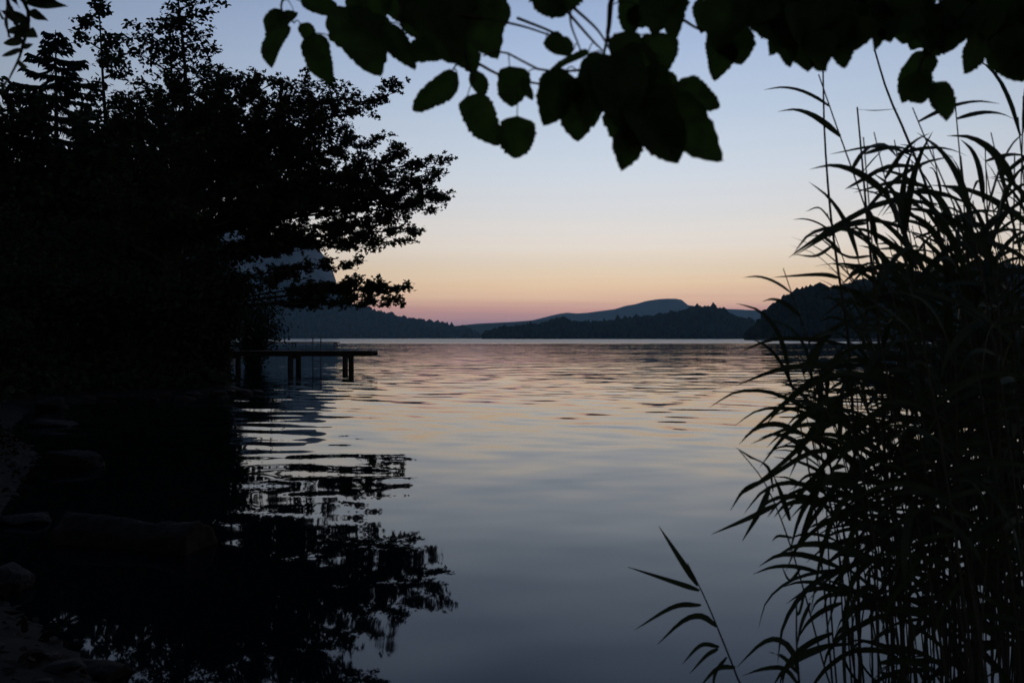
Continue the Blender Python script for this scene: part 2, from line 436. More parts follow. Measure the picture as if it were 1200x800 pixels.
# the broad maple that leans out over the water
def maple_tree():
    rng = random.Random(31)
    base = Vector((-11.6, 26.3, gz(-11.6, 26.3)))
    t = thing('maple_tree', base, 'broad maple leaning out over the water above the jetty', 'tree')
    tr = spline([base - Vector((0, 0, .3)), base + Vector((.15, .1, 2.2)), base + Vector((.5, .1, 4.6)), base + Vector((.75, .3, 7.2)), base + Vector((.7, .3, 9.2))], 14)
    MB().tube(tr, [.42, .36, .33, .31, .30, .28, .26, .23, .20, .17, .14, .11, .08, .05], 10).build('trunk', M['bark'], t, True, base)
    def at_h(h):
        return min(tr, key=lambda p: abs(p.z - base.z - h))
    pos = []
    # limbs: (px, py, distance, start height on the trunk, side branches, side length)
    limbs = [(258,100,27,6.5,10,1.5),(285,97,27.4,6.8,12,1.5),(318,98,27,6.8,14,1.5),(350,108,26.4,6.2,16,1.6),(385,108,27.3,6,18,1.5),(412,128,27,5.6,18,1.5),
        (466,108,27.2,5.2,22,1.25),(437,166,28,4.9,20,1.3),(470,186,27,4.6,22,1.25),(508,192,27.3,4.4,24,1.2),
        (490,215,26.2,4.2,22,1.3),(522,238,27.4,4,26,1.2),(500,246,28.2,3.9,20,1.2),(490,272,27,3.6,22,1.15),(462,284,26.4,3.5,20,1.1),(438,291,27.6,3.3,20,1.0),
        (400,240,25.5,4.2,20,1.5),(390,190,28.6,5,20,1.6),(360,150,25.4,5.8,20,1.7),(330,180,28.8,5.4,18,1.7),(320,215,25,4.2,16,1.5),(370,220,27,4.4,22,1.5),(300,140,25.6,6,18,1.6),
        (415,312,27,2.4,12,.7),(452,338,27.1,2.2,14,.75),(480,338,27.3,2.2,16,.7),(440,358,27,2.0,12,.65),(345,322,27.8,2.2,12,.75),(466,352,27.4,2.0,12,.6),(430,330,26.8,2.3,12,.7),(505,206,26.8,4.3,22,1.1),(512,228,27.9,4.1,22,1.1),(478,258,27.6,3.8,22,1.1),(455,205,28,4.5,20,1.2),(440,232,26.5,4.2,20,1.2),(410,170,26,5,20,1.4),(395,150,28,5.4,20,1.4),(375,120,27,6,18,1.3),
        (140,150,26,5.5,16,1.8),(170,120,27,6.4,16,1.7),(205,108,26,7,16,1.6),(230,180,24.6,5.4,18,1.7),(120,220,25.4,4.2,18,1.8),(180,250,24.4,3.6,18,1.7),(225,260,24.6,3.4,18,1.5),(95,270,27,3.4,16,1.7),(240,140,28,6.2,18,1.6)]
    for (px, py, d, h0, ns, sl) in limbs:
        mb = MB()
        low = py > 293
        spray(rng, at_h(h0), P(px, py, d), int(ns * 1.15), sl * 1.05, mb, .075 if not low else .055, pos, 12 if not low else 11, .30 if not low else .24, start=.2 if not low else .5, bend=.09 if not low else .04, flat=.42, lpt=(9, 14) if px > 240 else (5, 8))
        mb.build('limb', M['bark'], t, True, base)
    pos = np.array([tuple(p) for p in pos])
    # keep the open window of sky between the main crown and the lowest limb, as it grew
    foliage('crown', pos, .155, M['maple'], t, base, 'star', .05, 5)
    return len(pos)
maple_tree()

def loose_tree(name, label, px, d, top_py, tufts, spread, mat, size, seed, stems=1, per=7, low=.35, tuft=.4, lean=0):
    rng = random.Random(seed)
    x = (px - 600) / FPX * d
    base = Vector((x, d, gz(x, d)))
    top = P(px + lean, top_py, d)
    H = top.z - base.z
    t = thing(name, base, label, 'tree')
    pos = []
    for s in range(stems):
        tp = top + Vector((rng.uniform(-1, 1) * spread * .5 * (s > 0), rng.uniform(-1, 1), -H * .14 * s))
        tr = spline([base - Vector((0, 0, .3)), base.lerp(tp, .35) + Vector((rng.uniform(-.3, .3), 0, 0)), base.lerp(tp, .7) + Vector((rng.uniform(-.4, .4), .2, 0)), tp], 12)
        MB().tube(tr, [.15 * (H / 14) * (1 - .9 * i / 11) + .010 for i in range(12)], 8).build('trunk', M['bark'], t, True, base)
        for k in range(tufts):
            f = low + (1 - low) * (k + rng.random()) / tufts
            q = f * 11; i = min(int(q), 10); p = tr[i].lerp(tr[i + 1], q - i)
            an = rng.uniform(0, 6.28)
            ln = spread * (1 - .55 * f) * rng.uniform(.45, 1.1)
            e = p + Vector((math.cos(an) * ln, math.sin(an) * ln, ln * rng.uniform(.25, .8)))
            mb = MB(); spray(rng, p, e, 7, .42 * spread, mb, .045, pos, per, tuft, start=.3, bend=-.05)
            mb.build('limb', M['bark'], t, True, base)
    foliage('crown', np.array([tuple(p) for p in pos]), size, mat, t, base, 'oval', .15, seed)
loose_tree('ash_tree', 'tall loose-crowned ash rising above the maple on the left', 212, 38, -22, 22, 3.2, M['ash'], .24, 41, stems=2, per=5, low=.48, tuft=.4)
loose_tree('ash_tree', 'slender young ash between the spruce and the tall ash', 150, 36, 26, 17, 1.7, M['ash'], .24, 42, stems=1, per=6, low=.42, tuft=.42, lean=-20)
loose_tree('alder_tree', 'low leafy alder behind the maple crown', 246, 37, 105, 22, 2.6, M['ash'], .22, 43, stems=2, per=7, low=.35)
loose_tree('alder_tree', 'dense alder at the far left edge below the spruce', 14, 30, 132, 26, 2.8, M['ash'], .26, 44, stems=3, per=9, low=.15, tuft=.5)
loose_tree('alder_tree', 'bushy alder in the dark gap under the slender ash', 120, 31, 160, 26, 3.0, M['ash'], .26, 45, stems=3, per=10, low=.12, tuft=.5)
loose_tree('alder_tree', 'bushy alder under the tall ash', 195, 33, 150, 26, 3.0, M['ash'], .25, 46, stems=3, per=10, low=.12, tuft=.5)

def spruce_tree(px, py, d, label, seed):
    rng = random.Random(seed)
    top = P(px, py, d); base = Vector((top.x, d, gz(top.x, d))); H = top.z - base.z
    t = thing('spruce_tree', base, label, 'tree')
    MB().tube([base - Vector((0, 0, .3)), base + Vector((.05, 0, H * .5)), top], [.30, .17, .02], 8).build('trunk', M['bark'], t, True, base)
    V, F = [], []
    z = H - .25
    while z > 2.0:
        f = 1 - z / H
        nb = rng.randint(5, 7)
        for k in range(nb):
            an = 6.28 * (k + rng.random()) / nb
            ln = (.4 + 7.5 * f ** .8) * rng.uniform(.6, 1.12); ln = min(ln, 3.6)
            dv = Vector((math.cos(an), math.sin(an), 0))
            p0 = Vector((0, 0, z)); p1 = p0 + dv * ln * .55 + Vector((0, 0, -.16 * ln)); p2 = p0 + dv * ln + Vector((0, 0, -.10 * ln + .10))
            pts = bez(p0, p1, p2, 6)
            mb = MB().tube(pts, [.03 * (1 - i / 6.5) + .006 for i in range(6)], 4)
            if ln > 1.2: mb.build('limb', M['bark'], t, True)
            sd = Vector((-dv.y, dv.x, 0))
            steps = int(ln / .085)
            for i in range(steps):
                u_ = (i + rng.random()) / steps; q = u_ * 5; j = min(int(q), 4); c = pts[j].lerp(pts[j + 1], q - j)
                for s in (-1, 1):
                    e = sd * s * rng.uniform(.5, 1) * (.55 * (1 - .55 * u_)) + dv * .2 + Vector((0, 0, rng.uniform(-.38, -.05)))
                    w = (dv * .05 + Vector((0, 0, .035))) * rng.uniform(.8, 1.5)
                    b = len(V); V += [c - w, c + w, c + e * .6 + w * .9, c + e, c + e * .6 - w * .9]; F += [(b, b + 1, b + 2, b + 3, b + 4)]
        z -= .42 + .25 * f + rng.uniform(0, .18)
    tag(mesh_obj('crown', V, F, M['spruce'], t), kind='stuff')
spruce_tree(66, 36, 45, 'dark spruce with drooping branches at the top left', 51)

def shrub(name, label, x, y, h, w, seed, n=5200, size=.14, shape='oval', mat='shrub', group=None, arch=.5):
    rng = random.Random(seed); r_ = np.random.default_rng(seed)
    base = Vector((x, y, gz(x, y)))
    t = thing(name, base, label, 'shrub', group)
    pts = []; ns = 11
    for k in range(ns):
        an = 6.28 * (k + rng.random() * .7) / ns; rr = w * rng.uniform(.3, 1); hh = h * rng.uniform(.6, 1.05)
        e = Vector((math.cos(an) * rr, math.sin(an) * rr, hh))
        c = bez((rng.uniform(-.15, .15), rng.uniform(-.15, .15), -.2), (e.x * .2, e.y * .2, hh * .8), e, 10)
        MB().tube(c, [.028 * (1 - .08 * i) for i in range(10)], 5).build('stem', M['bark'], t, True)
        m = n // ns
        for _ in range(m):
            q = (rng.random() ** .85) * 9; i = min(int(q), 8); p = c[i].lerp(c[i + 1], q - i)
            s = .10 + .16 * w * (q / 9)
            s *= 1.25
            pts.append((p.x + rng.gauss(0, s), p.y + rng.gauss(0, s), max(p.z + rng.gauss(0, s * .8) - abs(rng.gauss(0, .25 * s)), .02)))
    foliage('crown', np.array(pts), size, M[mat], t, (0, 0, 0), shape, .25, seed)
sh = [(-9.4,25.4,4.4,1.15,'tall leafy bush at the shore end of the jetty'),(-10.1,24.6,2.9,1.5,'rounded bush on the bank left of the jetty'),(-12.4,24.0,2.8,1.6,'tall bush under the maple trunk'),
      (-14.6,23.4,3.0,1.8,'wide dark bush left of the maple trunk'),(-16.8,22.5,3.2,1.8,'thick bush on the bank at the left edge'),(-13.2,20.4,1.7,1.1,'low bush at the inner corner of the bay'),
      (-13.6,17.2,2.0,1.3,'leafy bush at the left edge above the flat boulders'),(-18.5,26.5,4.6,2.2,'tall thicket bush behind the left edge'),(-15.6,26.8,4.4,2.2,'tall thicket bush behind the maple'),
      (-14.4,31.2,4.6,1.6,'thicket bush behind the jetty root'),(-16.0,37.5,4.6,1.7,'feathery bush at the root of the jetty'),(-14.3,44.0,4.2,2.0,'drooping bush on the far side of the jetty')]
for k, (x, y, h, w, lab) in enumerate(sh):
    shrub('bush', lab, x, y, h, w, 60 + k, n=int(2200 + 1500 * h), size=.13 if h < 2.5 else .17, group='bushes along the left bank')

# ferns, nettles and grass covering the left bank under the trees
def bank_litter():
    n = 26000
    x, y = G.uniform(-9.5, 3, n), G.uniform(-1, 14, n); d = lake_dist(x, y); k = (d > -.12) & (d < 3.2)
    x, y = x[k], y[k]; zz = ground_z(x, y)
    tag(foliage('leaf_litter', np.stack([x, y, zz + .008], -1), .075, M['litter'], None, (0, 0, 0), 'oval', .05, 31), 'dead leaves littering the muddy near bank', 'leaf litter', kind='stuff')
    n = 5200
    x, y = G.uniform(-9.5, 2, n), G.uniform(1, 14, n); d = lake_dist(x, y); k = (d > -.5) & (d < .8)
    x, y = x[k], y[k]; n = len(x); zz = ground_z(x, y)
    oc = np.array([(1,0,0),(0,1,0),(-1,0,0),(0,-1,0),(.55,.5,.5),(-.5,.55,.55),(-.55,-.5,.5),(.5,-.55,.45)], float)
    F = np.array([(0,1,4),(1,5,4),(1,2,5),(2,6,5),(2,3,6),(3,7,6),(3,0,7),(0,4,7),(4,5,6),(4,6,7)])
    sz = .018 * G.lognormal(0, .55, n); an = G.uniform(0, 6.28, n)
    b = oc[None] * (1 + G.normal(0, .16, (n, 8, 3))) * sz[:, None, None]
    X = b[:, :, 0] * np.cos(an)[:, None] * 1.3 - b[:, :, 1] * np.sin(an)[:, None]; Y = b[:, :, 0] * np.sin(an)[:, None] * 1.3 + b[:, :, 1] * np.cos(an)[:, None]
    W = np.stack([X + x[:, None], Y + y[:, None], b[:, :, 2] + zz[:, None]], -1)
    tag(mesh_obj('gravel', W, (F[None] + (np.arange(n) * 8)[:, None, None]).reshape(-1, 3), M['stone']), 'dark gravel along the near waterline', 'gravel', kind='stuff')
bank_litter()
ux, uy = G.uniform(-24, -7, 90000), G.uniform(9, 46, 90000)
ud = lake_dist(ux, uy); keep = (ud > .35) & (ud < 9) & (G.random(90000) < .8)
ux, uy = ux[keep], uy[keep]; uz = ground_z(ux, uy)
uh = .15 + .75 * np.clip(lake_dist(ux, uy) / 2.5, 0, 1)
upos = np.stack([ux, uy, uz + G.random(len(ux)) * uh], -1)
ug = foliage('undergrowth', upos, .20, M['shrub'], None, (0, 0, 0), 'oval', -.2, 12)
tag(ug, 'dark undergrowth of ferns and nettles covering the left bank', 'undergrowth', kind='stuff')

# ------------------------------------------------------------------ jetties
def jetty(name, label, x0, x1, y0, y1, top, bays, pw=.135):
    t = thing(name, (x0, (y0 + y1) / 2, 0), label, 'jetty')
    org = t.location
    rng = random.Random(5)
    n = int((x1 - x0) / (pw + .012))
    pm = None
    for k in range(n):
        if pm is None:
            mb = MB().box(-pw / 2, pw / 2, y0 - .06 - org[1], y1 + .06 - org[1], -.045, 0)
            o = mb.build('plank', M['wood'], t); pm = o.data
        else: o = link('plank', pm, t)
        o.location = (pw / 2 + k * (pw + .012), rng.uniform(-.03, .03), top + rng.uniform(-.006, .006))
    for yy in (y0 + .10, y1 - .10):
        MB().box(0.02, x1 - x0 - .03, yy - .05 - org[1], yy + .05 - org[1], top - .27, top - .052).build('beam', M['wood'], t)
    for x in bays:
        for yy in (y0 + .10, y1 - .10):
            dx = rng.uniform(-.02, .02)
            mb = MB().tube([(x - x0 + dx, yy - org[1], -1.6), (x - x0, yy - org[1], -.2), (x - x0, yy - org[1], top - .275)], [.15, .145, .135], 12)
            mb.build('post', M['wood'], t, True)
        MB().box(x - x0 - .05, x - x0 + .05, y0 + .02 - org[1], y1 - .02 - org[1], top - .40, top - .273).build('crossbeam', M['wood'], t)
    return t
j1 = jetty('jetty', 'dark plank jetty on paired round posts beside the maple', -15.6, -6.99, 40, 41.7, .95, (-8.40, -11.15, -14.3))
c = MB().tube([(0, 0, 0), (0, 0, .07), (0, 0, .09)], [.022, .022, .04], 8).build('mooring_pin', M['metal'], j1); c.location = (8.5, -.72, .95)
j2 = jetty('jetty', 'thin distant jetty seen just above the first one', -74, -37.3, 170, 173, .78, (-38, -47, -56, -65), .5)
lad = thing('bathing_ladder', (-10.25, 41.84, 0), 'steel bathing ladder with two upright rails on the jetty', 'ladder')
for s in (-.21, .21):
    MB().tube([(s, 0, -.5), (s, 0, 1.6), (s, -.06, 1.7), (s, -.2, 1.72)], .028, 8).build('rail', M['metal'], lad, True)
for zz in (-.2, .1, .4, .7):
    MB().tube([(-.21, 0, zz), (.21, 0, zz)], .016, 6).build('rung', M['metal'], lad, True)

# ------------------------------------------------------------------ stones, boulders and driftwood along the left shore
def blob_mesh(name, seed, sub=3, flat=.6, rough=.22):
    """a broken stone: the hull of scattered points, edges worn, faces pitted"""
    import bmesh
    r_ = np.random.default_rng(seed)
    bm = bmesh.new()
    for k in range(15):
        v = r_.normal(0, 1, 3); v /= np.linalg.norm(v); v *= r_.uniform(.82, 1.05)
        bm.verts.new((v[0], v[1], v[2] * flat))
    hull = bmesh.ops.convex_hull(bm, input=bm.verts)
    bmesh.ops.delete(bm, geom=list({g for g in hull['geom_unused'] + hull['geom_interior'] if isinstance(g, bmesh.types.BMVert)}), context='VERTS')
    bmesh.ops.bevel(bm, geom=list(bm.edges), offset=.07, segments=2, profile=.6, affect='EDGES')
    bmesh.ops.triangulate(bm, faces=list(bm.faces))
    if sub > 2: bmesh.ops.subdivide_edges(bm, edges=[e for e in bm.edges if e.calc_length() > .16], cuts=2, use_grid_fill=True)
    k = r_.normal(0, 1, (6, 3)); ph = r_.uniform(0, 6, 6)
    for v in bm.verts:
        p = np.array(v.co); n = sum(math.sin(float(a @ p) * 6 + b) for a, b in zip(k, ph)) + sum(math.sin(float(a @ p) * 15 + b) for a, b in zip(k[:3], ph))
        v.co *= 1 + .012 * n
    me = bpy.data.meshes.new(name); bm.to_mesh(me); bm.free()
    return me
stone_meshes = [blob_mesh('stone', 80 + k, 2) for k in range(6)]
for m_ in stone_meshes: m_.materials.append(M['stone'])
line = [(300,460),(285,461),(272,460),(255,462),(240,461),(226,463),(208,461),(190,464),(172,463),(155,465),(140,463),(122,466),(100,468),(82,467),(62,471),(45,470),(30,476),(262,466),(215,468),(180,468),(130,471),(70,478)]
spots_txt = ['at the tip of the left bank', 'along the waterline below the bushes', 'at the inner corner of the bay']
rng = random.Random(17)
for k, (px, py) in enumerate(line):
    d = EYE * FPX / (py - HOR)
    o = link('shore_stone', stone_meshes[k % 6]); s = rng.uniform(.15, .32)
    o.location = ((px - 600) / FPX * d, d, .01 + .04 * s); o.scale = (s * 1.25, s, s * .8); o.rotation_euler = (0, 0, rng.uniform(0, 6.28))
    tag(o, 'small grey stone in the row ' + spots_txt[0 if px > 235 else 1 if px > 110 else 2], 'stone', 'shore stones ' + spots_txt[0 if px > 235 else 1 if px > 110 else 2])
def boulder(name, label, px, py, w, dep, h, rot, seed, mat, flat=.6, cat='boulder'):
    d = EYE * FPX / (py - HOR)
    me = blob_mesh(name, seed, 4, flat, .16); me.materials.append(mat)
    o = link(name, me); o.location = ((px - 600) / FPX * d, d, h * .22); o.scale = (w / 2, dep / 2, h / 2 / flat); o.rotation_euler = (0, R(4), R(rot))
    return tag(o, label, cat)
boulder('boulder', 'long flat brownish boulder lying at the water edge', 86, 545, 1.1, .45, .30, -12, 91, M['stone'], .5)
boulder('boulder', 'flat dark slab just behind the long brown boulder', 62, 498, 1.2, .6, .2, 8, 92, M['stone'], .45)
boulder('boulder', 'half-sunk boulder at the left edge above the near corner', 4, 690, .42, .4, .22, 20, 93, M['stone'], .6)
boulder('boulder', 'low stone with a pale top at the left edge', 30, 612, .5, .35, .14, 0, 94, M['stone'], .5)
boulder('boulder', 'mossy boulder at the back of the small bay', 60, 478, 1.0, .7, .4, 30, 95, M['stone'], .6)

def log(name, label, a, b, r0, r1, seed, cat='log', segs=18, n=20):
    rng = random.Random(seed); a, b = Vector(a), Vector(b)
    t = thing(name, (a.x, a.y, 0), label, cat); org = t.location.copy()
    ax = (b - a).normalized(); s = ax.cross(Vector((0, 0, 1))).normalized(); u_ = s.cross(ax)
    V, F = [], []
    ph = [rng.uniform(0, 6.28) for _ in range(5)]
    for i in range(segs):
        f = i / (segs - 1); c = a.lerp(b, f) + u_ * .03 * math.sin(f * 5 + ph[0]) + s * .04 * math.sin(f * 3.2 + ph[1]); r = r0 + (r1 - r0) * f
        for k in range(n):
            an = 6.28318 * k / n
            rr = r * (1 + .06 * math.sin(3 * an + ph[2] + f * 2) + .05 * math.sin(7 * an + ph[3]) + .025 * math.sin(13 * an + f * 20 + ph[4]) + rng.gauss(0, .028))
            V.append(c + (s * math.cos(an) + u_ * math.sin(an)) * rr - org)
    for i in range(segs - 1):
        for k in range(n): F.append((i * n + k, i * n + (k + 1) % n, (i + 1) * n + (k + 1) % n, (i + 1) * n + k))
    F.append(tuple(reversed(range(n))))
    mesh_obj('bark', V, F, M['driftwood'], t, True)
    E_ = [v * 1 for v in V[-n:]]; cen = sum(E_, Vector()) / n
    ring = [cen + (v - cen) * .9 + ax * .004 for v in E_]; ring2 = [cen + (v - cen) * .45 - ax * .006 for v in E_]
    VV = E_ + ring + ring2 + [cen - ax * .012]
    FF = []
    for q in (0, 1):
        for k in range(n): FF.append((q * n + k, q * n + (k + 1) % n, (q + 1) * n + (k + 1) % n, (q + 1) * n + k))
    for k in range(n): FF.append((2 * n + k, 2 * n + (k + 1) % n, 3 * n))
    mesh_obj('sawn_end', VV, FF, M['sawn'], t)
    return t
log('driftwood_log', 'thick dark sawn log lying half sunk in the shallows', (-3.55, 6.35, -.03), (-2.36, 6.05, .0), .19, .20, 3)
log('driftwood_log', 'brown driftwood log in the bottom left corner', (-3.6, 4.35, .05), (-1.86, 3.72, -.06), .17, .11, 4)

# ------------------------------------------------------------------ hazel overhead: leaves hang into the top of the view
def leaf_blade(rng, base, tip, width, n=21, curl=.18, fold=.25, teeth=True, face=None, round_=1.0):
    """a leaf blade in world space: toothed outline, folded on the midrib; 'face' is the direction the blade faces"""
    base, tip = Vector(base), Vector(tip)
    ax = tip - base; L = ax.length; ax.normalize()
    face = Vector(face if face is not None else (rng.gauss(0, .35), -1, rng.gauss(0, .35)))
    s = ax.cross(face)
    if s.length < 1e-3: s = ax.cross(Vector((1, 0, 0)))
    s.normalize(); w = s.cross(ax).normalized()
    V, F = [], []
    skew = rng.uniform(-.05, .05); asym = rng.uniform(-.22, .22) if teeth else 0; wv = rng.uniform(0, 6); fold = fold * rng.uniform(.4, 2.2); curl = curl * rng.uniform(-.3, 1.8)
    for i in range(n):
        t = i / (n - 1)
        # broad heart-based outline with an abrupt point
        prof = (math.sin(math.pi * min(1, t ** .72 * 1.0)) ** .62) if round_ >= 1 else math.sin(math.pi * t ** .8) ** .85
        if t > .93: prof *= .8
        half = width / 2 * prof
        c = base + ax * (L * t) + w * (-curl * L * (t - .3) ** 2) + s * (skew * L * math.sin(math.pi * t))
        jag = (rng.uniform(-.03, .08) + (rng.uniform(0, .08) if i % 2 else -.01)) if teeth and 0 < i < n - 1 else 0
        row = []
        for q in (-1, -.5, 0, .5, 1):
            hw = half * q * (1 + (asym * (1 if q > 0 else -1) + .10 * math.sin(7 * t + wv + q)) * (1 if teeth else 0)) * (1 + (jag if abs(q) == 1 else 0))
            lift = fold * abs(hw) + .06 * L * math.sin(6 * t + q * 2) * abs(q) * .4
            V.append(c + s * hw + w * lift + (ax * (rng.uniform(0, .02) * L * (1 if i % 2 else -1)) if abs(q) == 1 and teeth and 0 < i < n - 1 else Vector()))
    for i in range(n - 1):
        for q in range(4):
            a = i * 5 + q
            F.append((a, a + 1, a + 6, a + 5))
    return V, F

hz_rng = random.Random(99)
hz_base = Vector((2.3, -.9, 0)); hz_base.z = gz(2.3, -.9)
hazel = thing('hazel_tree', hz_base, 'overhanging hazel whose toothed leaves fill the top of the view', 'tree')
def hz_branch(pts, r0, r1, n=24):
    mb = MB(); c = spline(pts, n)
    mb.tube(c, [r0 + (r1 - r0) * i / (n - 1) for i in range(n)], 7)
    return mb, c
trunk_top = Vector((1.9, -.1, 2.5))
MB().tube(spline([hz_base - Vector((0, 0, .2)), hz_base + Vector((-.05, .15, 1.1)), trunk_top], 10), [.055 - .003 * i for i in range(10)], 9).build('trunk', M['bark'], hazel, True, hz_base)

# each branch: its main run, its side twigs and its leaves: (base px, base py, tip px, tip py, width px, distance)
def rows(xa, xb, ya, yb, n, size, d0, d1, seed, droop=70):
    r_ = random.Random(seed); out = []
    for k in range(n):
        bx = xa + (xb - xa) * (k + r_.random()) / n; by = r_.uniform(ya, yb)
        an = R(droop + r_.gauss(0, 34)); L = size * r_.uniform(.5, 1.25)
        out.append((bx, by, bx + L * math.cos(an), by + L * math.sin(an), L * r_.uniform(.55, .85), r_.uniform(d0, d1)))
    return out
B = [
 dict(run=[(1060,-70,1.5),(900,-62,1.55),(700,-55,1.6),(560,-42,1.6),(420,-30,1.65),(330,-14,1.7)],
      twigs=[[(560,-42,1.6),(556,10,1.58),(545,60,1.55),(556,96,1.55)],[(545,60,1.55),(530,84,1.55)],[(430,-30,1.65),(420,20,1.62),(395,48,1.62)],[(340,-20,1.7),(330,10,1.68),(345,28,1.68)],[(480,-36,1.62),(470,20,1.6),(478,52,1.6)]],
      leaves=[(330,12,316,45,26,1.7),(338,30,318,80,34,1.68),(345,14,330,34,22,1.72),(352,28,378,72,20,1.66),(366,40,388,98,34,1.64),
        (398,8,446,90,60,1.62),(440,20,462,62,30,1.66),(446,30,486,84,34,1.6),(478,56,520,68,26,1.58),(520,62,472,70,28,1.6),(450,2,490,26,34,1.62),(352,2,400,14,24,1.66),(420,-10,432,40,52,1.62),
        (520,-20,534,74,78,1.55),(560,-16,528,60,70,1.57),(500,-6,508,42,54,1.58),(575,-10,590,34,40,1.57),(545,-10,580,66,56,1.54),(536,40,556,88,34,1.56),
        (536,86,482,130,32,1.55),(548,112,584,170,40,1.55),(553,84,566,116,20,1.56),(530,-30,490,22,50,1.6),(470,-14,512,22,46,1.62),(480,0,498,50,40,1.6)]),
 dict(run=[(1060,-74,1.42),(920,-58,1.42),(800,-40,1.42),(725,-15,1.42),(712,40,1.42)],
      twigs=[[(712,40,1.42),(700,76,1.42),(640,84,1.43),(592,62,1.45),(566,66,1.45)],[(690,-20,1.46),(668,18,1.46),(680,60,1.45)],[(672,10,1.45),(700,36,1.44),(716,62,1.43)],[(664,14,1.45),(692,46,1.44),(706,60,1.44)],[(606,22,1.5),(650,40,1.48),(668,56,1.48)],[(712,40,1.42),(722,90,1.4),(735,130,1.4)],[(560,75,1.5),(590,90,1.5),(640,100,1.5),(660,98,1.5)],[(540,18,1.5),(606,30,1.5),(650,44,1.5)]],
      leaves=[(640,44,668,62,24,1.47),(672,60,642,50,22,1.47),(597,78,600,126,40,1.46),(612,92,624,118,14,1.46),(606,136,604,186,46,1.45),(664,82,640,146,46,1.42),(680,90,676,166,52,1.4),(690,92,696,150,34,1.42),(650,84,632,116,26,1.43),
        (700,60,706,130,56,1.38),(722,62,730,150,60,1.36),(742,50,756,120,50,1.38),(760,40,776,92,40,1.4),(712,96,790,190,62,1.34),(728,112,850,187,66,1.33),(735,120,800,190,60,1.34),(730,148,728,201,38,1.36),(740,120,740,180,60,1.35),(790,100,844,126,34,1.38),(770,84,796,108,22,1.4),(740,90,780,140,56,1.36),
        (632,-22,662,20,52,1.44),(668,-18,640,18,46,1.45),(742,-20,738,44,34,1.42),(762,-18,766,42,40,1.4),(784,-12,790,46,36,1.42),(745,6,754,34,24,1.42),(806,0,778,20,18,1.42),(690,60,640,86,12,1.43),(720,40,742,92,44,1.4),(700,70,684,112,40,1.4)]),
 dict(run=[(1180,-80,1.5),(1060,-50,1.5),(960,-34,1.5),(870,-24,1.52),(820,-10,1.54)],
      twigs=[[(960,-34,1.5),(955,10,1.48),(930,30,1.47)],[(870,-24,1.52),(850,24,1.5),(842,44,1.5)],[(1010,-40,1.5),(1000,20,1.48),(985,40,1.47)],[(800,24,1.5),(822,36,1.5),(850,38,1.5)]],
      leaves=[(840,44,838,94,36,1.5),(826,0,822,38,30,1.5),(860,30,868,76,44,1.47),(905,34,928,80,26,1.48),(960,34,966,78,36,1.45),(975,30,990,80,34,1.46),(1000,20,1004,60,52,1.45),(1020,10,1026,60,46,1.46),(948,60,968,84,20,1.47)]
        + rows(850, 1038, -40, 8, 34, 60, 1.4, 1.6, 5, 82)),
 dict(run=[(1340,-90,1.7),(1220,-44,1.7),(1140,-20,1.7),(1070,-6,1.7),(1046,6,1.7)],
      twigs=[[(1140,-20,1.7),(1110,40,1.66),(1080,70,1.64)],[(1180,-30,1.7),(1170,40,1.64),(1150,70,1.62)],[(1080,70,1.64),(1072,98,1.63)]],
      leaves=[(1062,20,1056,52,40,1.66),(1084,60,1056,120,34,1.64),(1072,84,1080,122,38,1.62),(1094,96,1110,142,30,1.62),(1100,30,1080,66,46,1.64),(1130,26,1104,64,48,1.62),(1150,40,1130,86,34,1.6),(1160,44,1190,96,52,1.6),(1186,30,1200,96,56,1.58),(1170,14,1150,56,46,1.62),(1130,4,1112,38,44,1.66),(1086,2,1070,40,40,1.68),(1196,10,1226,60,50,1.6)]
        + rows(1050, 1230, -34, 14, 26, 56, 1.55, 1.75, 6, 85)),
]
for b in B:
    run = [trunk_top] + [P(*p) for p in b['run']]
    mb, cv = hz_branch(run, .016, .004, 28)
    curves = [cv]
    for tw in b['twigs']:
        c = spline([P(*p) for p in tw], 12); mb.tube(c, [.0030 - .00013 * i for i in range(12)], 5); curves.append(c)
    pts = [p for c in curves for p in c]
    br = mb.build('branch', M['twig'], hazel, True, hz_base)
    for (bx, by, tx, ty_, wpx, d) in b['leaves']:
        d2 = d + hz_rng.uniform(-.03, .03)
        base = P(bx, by, d2)
        near = min(pts, key=lambda p: (p - base).length)
        tip = P(tx, ty_, d2 + hz_rng.uniform(-.02, .03))
        L = (tip - base).length
        V, F = leaf_blade(hz_rng, base, tip, wpx / FPX * d2)
        pm = MB(); mid = base.lerp(near, .5) + Vector((0, 0, .012))
        pm.tube(bez(near, mid, base, 5), [.0015, .0013, .0012, .0011, .001], 4)
        k = len(V); V = V + pm.v; F = F + [tuple(k + i for i in f) for f in pm.f]
        mesh_obj('leaf', [v - hz_base for v in V], F, M['hazel'], br, True)

# willow twig in the top left corner
wl_rng = random.Random(77)
wl_base = Vector((-2.6, .9, 0)); wl_base.z = gz(-2.6, .9)
willow = thing('willow_tree', wl_base, 'slim willow whose narrow-leaved twig hangs in the top left corner', 'tree')
wt = P(-120, -160, 1.9)
MB().tube(spline([wl_base - Vector((0, 0, .2)), wl_base + Vector((.1, .2, 1.2)), wt], 10), [.04 - .003 * i for i in range(10)], 8).build('trunk', M['bark'], willow, True, wl_base)
wpos = []  # unseen crown and limbs above the view, added to shade the left shore
for k in range(16):
    e = Vector((wl_rng.uniform(-7.5, -1.6), wl_rng.uniform(-2.5, 7.5), 0)); e.z = max(3.6, 2.6 + .5 * e.y) + wl_rng.uniform(0, 1.6)
    mbw = MB(); spray(wl_rng, wt, e, 12, 1.3, mbw, .03, wpos, 7, .45, start=.25, bend=.12)
    mbw.build('limb', M['bark'], willow, True, wl_base)
